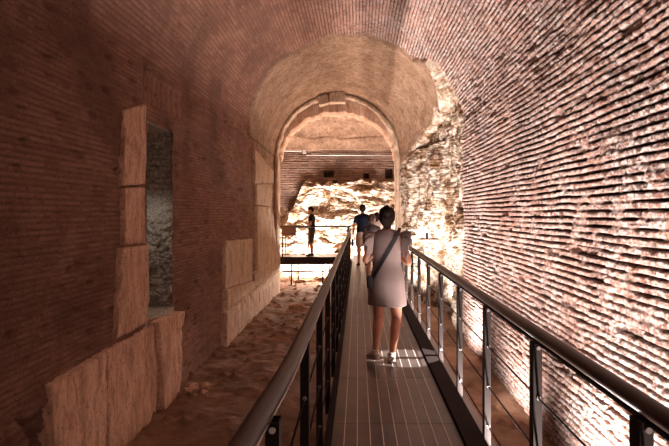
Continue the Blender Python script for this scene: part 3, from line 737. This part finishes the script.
    # shoes
    for sd in 'LR':
        an = Vector(J['ankle' + sd]); toe = Vector(J['toe' + sd]); f = (toe - an); fl = Vector((f.x, f.y, 0)).normalized(); pitch = J.get('pitch' + sd, 0)
        sh = MB(); heel = an - fl * .055 + Vector((0, 0, -.045)); tp = toe + fl * .045
        cl = Vector((0, 0, .008))
        sh.tube([heel + cl + Vector((0, 0, .012)), heel.lerp(tp, .12) + cl + Vector((0, 0, .022)), heel.lerp(tp, .35) + cl + Vector((0, 0, .020)), heel.lerp(tp, .7) + cl + Vector((0, 0, .010)), heel.lerp(tp, .93) + cl, tp + cl * .5],
                [(.024, .022), (.038, .042), (.040, .040), (.047, .030), (.036, .022), (.014, .012)], 16)
        sh.tube([an + Vector((0, -.004, .030)), an + Vector((0, 0, -.02))], [.041, .040], 16)
        me = modded(sh.mesh('shoe'), [('REMESH', dict(mode='VOXEL', voxel_size=.007, use_smooth_shade=True)), ('SMOOTH', dict(factor=.5, iterations=3))])
        so = link('shoe', me, M[shoe_m], r)
        sl = MB(); sl.tube([heel + Vector((0, 0, -.018)), heel.lerp(tp, .12) + Vector((0, 0, -.018)), heel.lerp(tp, .5) + Vector((0, 0, -.016)), heel.lerp(tp, .8) + Vector((0, 0, -.016)), tp + Vector((0, 0, -.012))],
                [(.022, .010), (.040, .012), (.040, .012), (.046, .012), (.020, .009)], 14); sl.build('sole', M['sole'], so)
    for fn in clothes: fn(r, J)
    return r
def tee(m_, sleeve=.5, bottom=.90, k=1.0):
    def fn(r, J):
        b = MB()
        b.rings([((J['hipx'], 0, bottom), .178, .125), ((J['hipx'], 0, 1.0), .172, .122), ((0, 0, 1.12), .160 * k, .115), ((0, 0, 1.25), .172 * k, .120), ((0, 0, 1.34), .180 * k, .120), ((0, 0, 1.40), .172 * k, .092), ((0, 0, 1.435), .115, .075), ((0, .0, 1.455), .068, .066)], 30)
        for sx, sd in ((-1, 'L'), (1, 'R')):
            sh = Vector((sx * .158 * k, -.005, 1.375)); el = Vector(J['elbow' + sd])
            b.tube([sh + Vector((-sx * .05, 0, .010)), sh + Vector((sx * .012, 0, -.015)), sh.lerp(el, sleeve * .6), sh.lerp(el, sleeve)], [.056, .066, .064, .068], 16)
        me = modded(b.mesh('shirt'), [('REMESH', dict(mode='VOXEL', voxel_size=.011, use_smooth_shade=True)), ('SMOOTH', dict(factor=.5, iterations=3))])
        link('shirt', me, M[m_], r)
    return fn
def shorts(m_, frac=.85, name='shorts', wide=1.0):
    def fn(r, J):
        b = MB()
        b.rings([((J['hipx'], 0, .82), .15, .12), ((J['hipx'], 0, .90), .182, .132), ((J['hipx'], 0, 1.0), .165, .118)], 28)
        for sx, sd in ((-1, 'L'), (1, 'R')):
            hp = Vector((J['hipx'] + sx * .088, 0, .90)); kn = Vector(J['knee' + sd])
            b.tube([hp, hp.lerp(kn, .4), hp.lerp(kn, frac)], [.098, .098 * wide, .092 * wide], 18)
        me = modded(b.mesh(name), [('REMESH', dict(mode='VOXEL', voxel_size=.011, use_smooth_shade=True)), ('SMOOTH', dict(factor=.5, iterations=3))])
        link(name, me, M[m_], r)
    return fn

# the woman in front
JW = dict(head=(.0, .01, 1.575), hipx=.0, face=-.02, nod=-.10,
    elbowL=(-.235, -.03, 1.115), wristL=(-.17, .20, 1.13), elbowR=(.238, -.03, 1.09), wristR=(.16, .19, 1.12),
    kneeL=(-.092, .03, .475), ankleL=(-.130, -.09, .135), toeL=(-.185, .03, .045), handL=(.4, .6, .25), handR=(-.4, .6, .25),
    kneeR=(.105, .03, .475), ankleR=(.055, -.01, .085), toeR=(.055, .13, .030), palmL=(0, .2, 1), palmR=(0, .2, 1))
def dress(r, J):
    def w(zc, k, n):   # soft vertical folds that grow towards the hem
        a = 2 * PI * k / n; t_ = max(0, (.98 - zc) / .36)
        return 1 + t_ * (.030 * math.sin(5 * a + .7) + .018 * math.sin(9 * a + zc * 6)) + .008 * math.sin(3 * a + zc * 14)
    secs = [(.622, .206, .150, 0), (.70, .202, .148, 0), (.80, .195, .143, -.004), (.88, .187, .138, -.010), (.95, .172, .128, -.010), (1.02, .155, .114, -.004), (1.08, .142, .104, 0), (1.15, .144, .106, 0),
            (1.22, .150, .112, 0), (1.29, .154, .112, 0), (1.35, .156, .104, 0), (1.392, .150, .088, 0), (1.415, .120, .074, 0), (1.432, .095, .066, 0), (1.440, .085, .062, 0)]
    n = 72; P = np.zeros((len(secs), n + 1, 3))
    for i, (z, rx, ry, cy) in enumerate(secs):
        for k in range(n + 1):
            a = 2 * PI * (k % n) / n; f = w(z, k % n, n); P[i, k] = (rx * f * math.cos(a), cy + ry * f * math.sin(a), z + (.010 * math.sin(2 * a) if i == 0 else 0))
    d = grid_mesh('dress', P, M['dress']); d.parent = r
    md = d.modifiers.new('s', 'SOLIDIFY'); md.thickness = .006; md.offset = -1
    md = d.modifiers.new('sub', 'SUBSURF'); md.levels = 1; md.render_levels = 1
    # ruffled cap sleeves: two gathered layers around each armhole
    for sx in (-1, 1):
        for layer in (0, 1):
            nu, nvv = 90, 9; Q = np.zeros((nu, nvv, 3))
            for i in range(nu):
                u = i / (nu - 1); ang = -PI * .62 + u * PI * 1.24          # over the shoulder from back to front
                base = Vector((sx * (.142 + .022 * (1 - math.cos(ang)) * .4), math.sin(ang) * .088, 1.315 + math.cos(ang) * .090))
                if abs(ang) > PI / 2: base.z -= (abs(ang) - PI / 2) * .16
                out = Vector((sx * 1.0, math.sin(ang) * .5, .55 * math.cos(ang) + (.25 if layer else -.15)))
                out.normalize(); L = (.125 if layer else .120) * (1 - .55 * abs(2 * u - 1) ** 3)
                for j in range(nvv):
                    v_ = j / (nvv - 1)
                    wv = math.sin(u * 46 + layer * 1.7) * .024 * v_ + math.sin(u * 83 + layer) * .012 * v_ * v_
                    p = base + out * L * v_ * (1 + .15 * math.sin(u * 31 + layer * 2)) + Vector((sx * .2, math.cos(ang), -math.sin(ang))) * wv + Vector((0, 0, -.075 * v_ * v_))
                    Q[i, j] = p
            rf = grid_mesh('ruffle', Q, M['dress']); rf.parent = d
            md = rf.modifiers.new('s', 'SOLIDIFY'); md.thickness = .003
    zp = MB().tube([(0, -.0655, 1.437), (0, -.088, 1.395), (0, -.115, 1.30), (0, -.113, 1.2)], .0016, 6); zp.build('zip', M['dress'], d)
WX, WY = .311, 5.26
woman = make_person('person', 'woman in a pale pink sleeveless ruffled dress walking away, dark hair pinned up', (WX, WY, 0), 0, .985, JW, 'skin', 'hair', 'updo', (dress,), 'sneaker', .0075, True)
# shoulder bag, carried crossbody
bag = thing('shoulder_bag', 'small black crossbody bag on a wide strap across the woman in pink', 'bag', (WX, WY, 0))
pts = []
for k in range(33):
    t_ = k / 32; a = 2 * PI * t_
    # loop: right shoulder -> back -> left hip -> front
    z = 1.165 + .262 * math.cos(a); xx = -.012 + .150 * math.cos(a)
    prof_ry = np.interp(z, [.88, .95, 1.02, 1.08, 1.22, 1.35, 1.392, 1.43], [.150, .140, .127, .119, .125, .116, .100, .070])
    prof_rx = np.interp(z, [.88, .95, 1.02, 1.08, 1.22, 1.35, 1.392, 1.43], [.196, .190, .170, .156, .166, .172, .165, .11])
    side = -1 if a < PI else 1
    yy = side * prof_ry * math.sqrt(max(.0, 1 - min(1, abs(xx / prof_rx)) ** 2)) if 0 < t_ < 1 else 0
    pts.append(Vector((xx, yy, z + (.012 if abs(a) < .2 or a > 6.08 else 0))))
mb_ = MB(); prev = None
for i, p in enumerate(pts):
    tn = (pts[min(i + 1, 32)] - pts[max(i - 1, 0)]).normalized(); rad = Vector((p.x * .6, p.y, .0 if abs(p.y) > .03 else 1)).normalized()
    wd = tn.cross(rad).normalized() * .019; o_ = rad * .004
    q = [mb_.bm.verts.new(v_) for v_ in (p + wd + o_, p - wd + o_, p - wd, p + wd)]
    if prev:
        for j in range(4): mb_.bm.faces.new((prev[j], prev[(j + 1) % 4], q[(j + 1) % 4], q[j])).smooth = False
    prev = q
mb_.build('strap', M['strap'], bag)
mb_ = MB().box(-.215, -.155, -.10, .10, .80, .935, .015); mb_.build('pouch', M['strap'], bag)
MB().box(-.219, -.214, -.095, .095, .875, .937, .002).build('flap', M['strap'], bag)

# the man in navy
JM = dict(head=(.0, .02, 1.585), hipx=0, face=-.1, nod=-.15,
    elbowL=(-.245, -.02, 1.10), wristL=(-.25, .10, .90), elbowR=(.245, -.02, 1.10), wristR=(.20, .16, .95),
    kneeL=(-.10, .02, .48), ankleL=(-.11, -.02, .085), toeL=(-.13, .12, .03), kneeR=(.10, .06, .48), ankleR=(.10, .04, .085), toeR=(.12, .18, .03))
MY = 14.6
make_person('person', 'man in a navy t-shirt and beige shorts at the far end of the walkway', (.14, MY, 0), .1, 1.085, JM, 'skin', 'hair', 'short', (tee('navy', .62), shorts('beige_cloth', .82)), 'strap', .012)
b1 = thing('hand_bag', 'small black bag hanging at the left hand of the man in navy', 'bag', (-.16, MY + .1, .78))
MB().box(-.035, .035, -.09, .09, -.17, .03, .015).build('pouch', M['strap'], b1)
MB().tube(smoothpts([(0, -.06, .02), (0, -.03, .12), (0, .03, .12), (0, .06, .02)], 5), .006, 6).build('handle', M['strap'], b1)
# two people half hidden between
JN = dict(head=(.0, .02, 1.585), hipx=0, face=-.5, nod=-.05,
    elbowL=(-.235, -.02, 1.12), wristL=(-.18, .18, 1.08), elbowR=(.235, -.02, 1.12), wristR=(.18, .18, 1.08),
    kneeL=(-.09, .02, .48), ankleL=(-.09, -.02, .085), toeL=(-.11, .12, .03), kneeR=(.09, .05, .48), ankleR=(.09, .03, .085), toeR=(.11, .17, .03))
make_person('person', 'dark haired person in a white top, half hidden behind the woman in pink', (.50, 12.9, 0), .3, .945, JN, 'skin_pale', 'hair', 'bob', (tee('white_cloth', .4, .9, .9), shorts('grey_cloth', .9)), 'sneaker', .012, True)
make_person('person', 'brown haired person in dark grey beside the left shoulder of the woman in pink', (.315, 10.9, 0), -.2, .92, JN, 'skin_pale', 'hair_brown', 'bob', (tee('grey_cloth', .5, .9, .85), shorts('beige_cloth', .8)), 'sneaker', .012, True)
# the man on the side platform, in profile facing left, looking at a phone
JP = dict(head=(.0, .035, 1.58), hipx=0, face=0, nod=-.35,
    elbowL=(-.22, .02, 1.10), wristL=(-.10, .25, 1.16), elbowR=(.22, .02, 1.10), wristR=(.10, .25, 1.16), handL=(.5, .6, .2), handR=(-.5, .6, .2), palmL=(.2, 0, 1), palmR=(-.2, 0, 1),
    kneeL=(-.09, .02, .48), ankleL=(-.09, -.03, .085), toeL=(-.10, .12, .03), kneeR=(.09, .05, .48), ankleR=(.09, .02, .085), toeR=(.10, .17, .03))
make_person('person', 'man in black t-shirt and dark shorts in profile on the side platform', (-1.70, 18.0, 0), PI / 2, 1.075, JP, 'skin', 'hair', 'short', (tee('black_cloth', .6), shorts('grey_cloth', 1.0, wide=1.1)), 'strap', .012)
ph = thing('phone', 'dark phone held by the man on the side platform', 'phone', (-2.05, 18.0, 1.29), PI / 2)
MB().box(-.036, .036, -.005, .005, -.05, .09, .004).build('phone_body', M['strap'], ph)
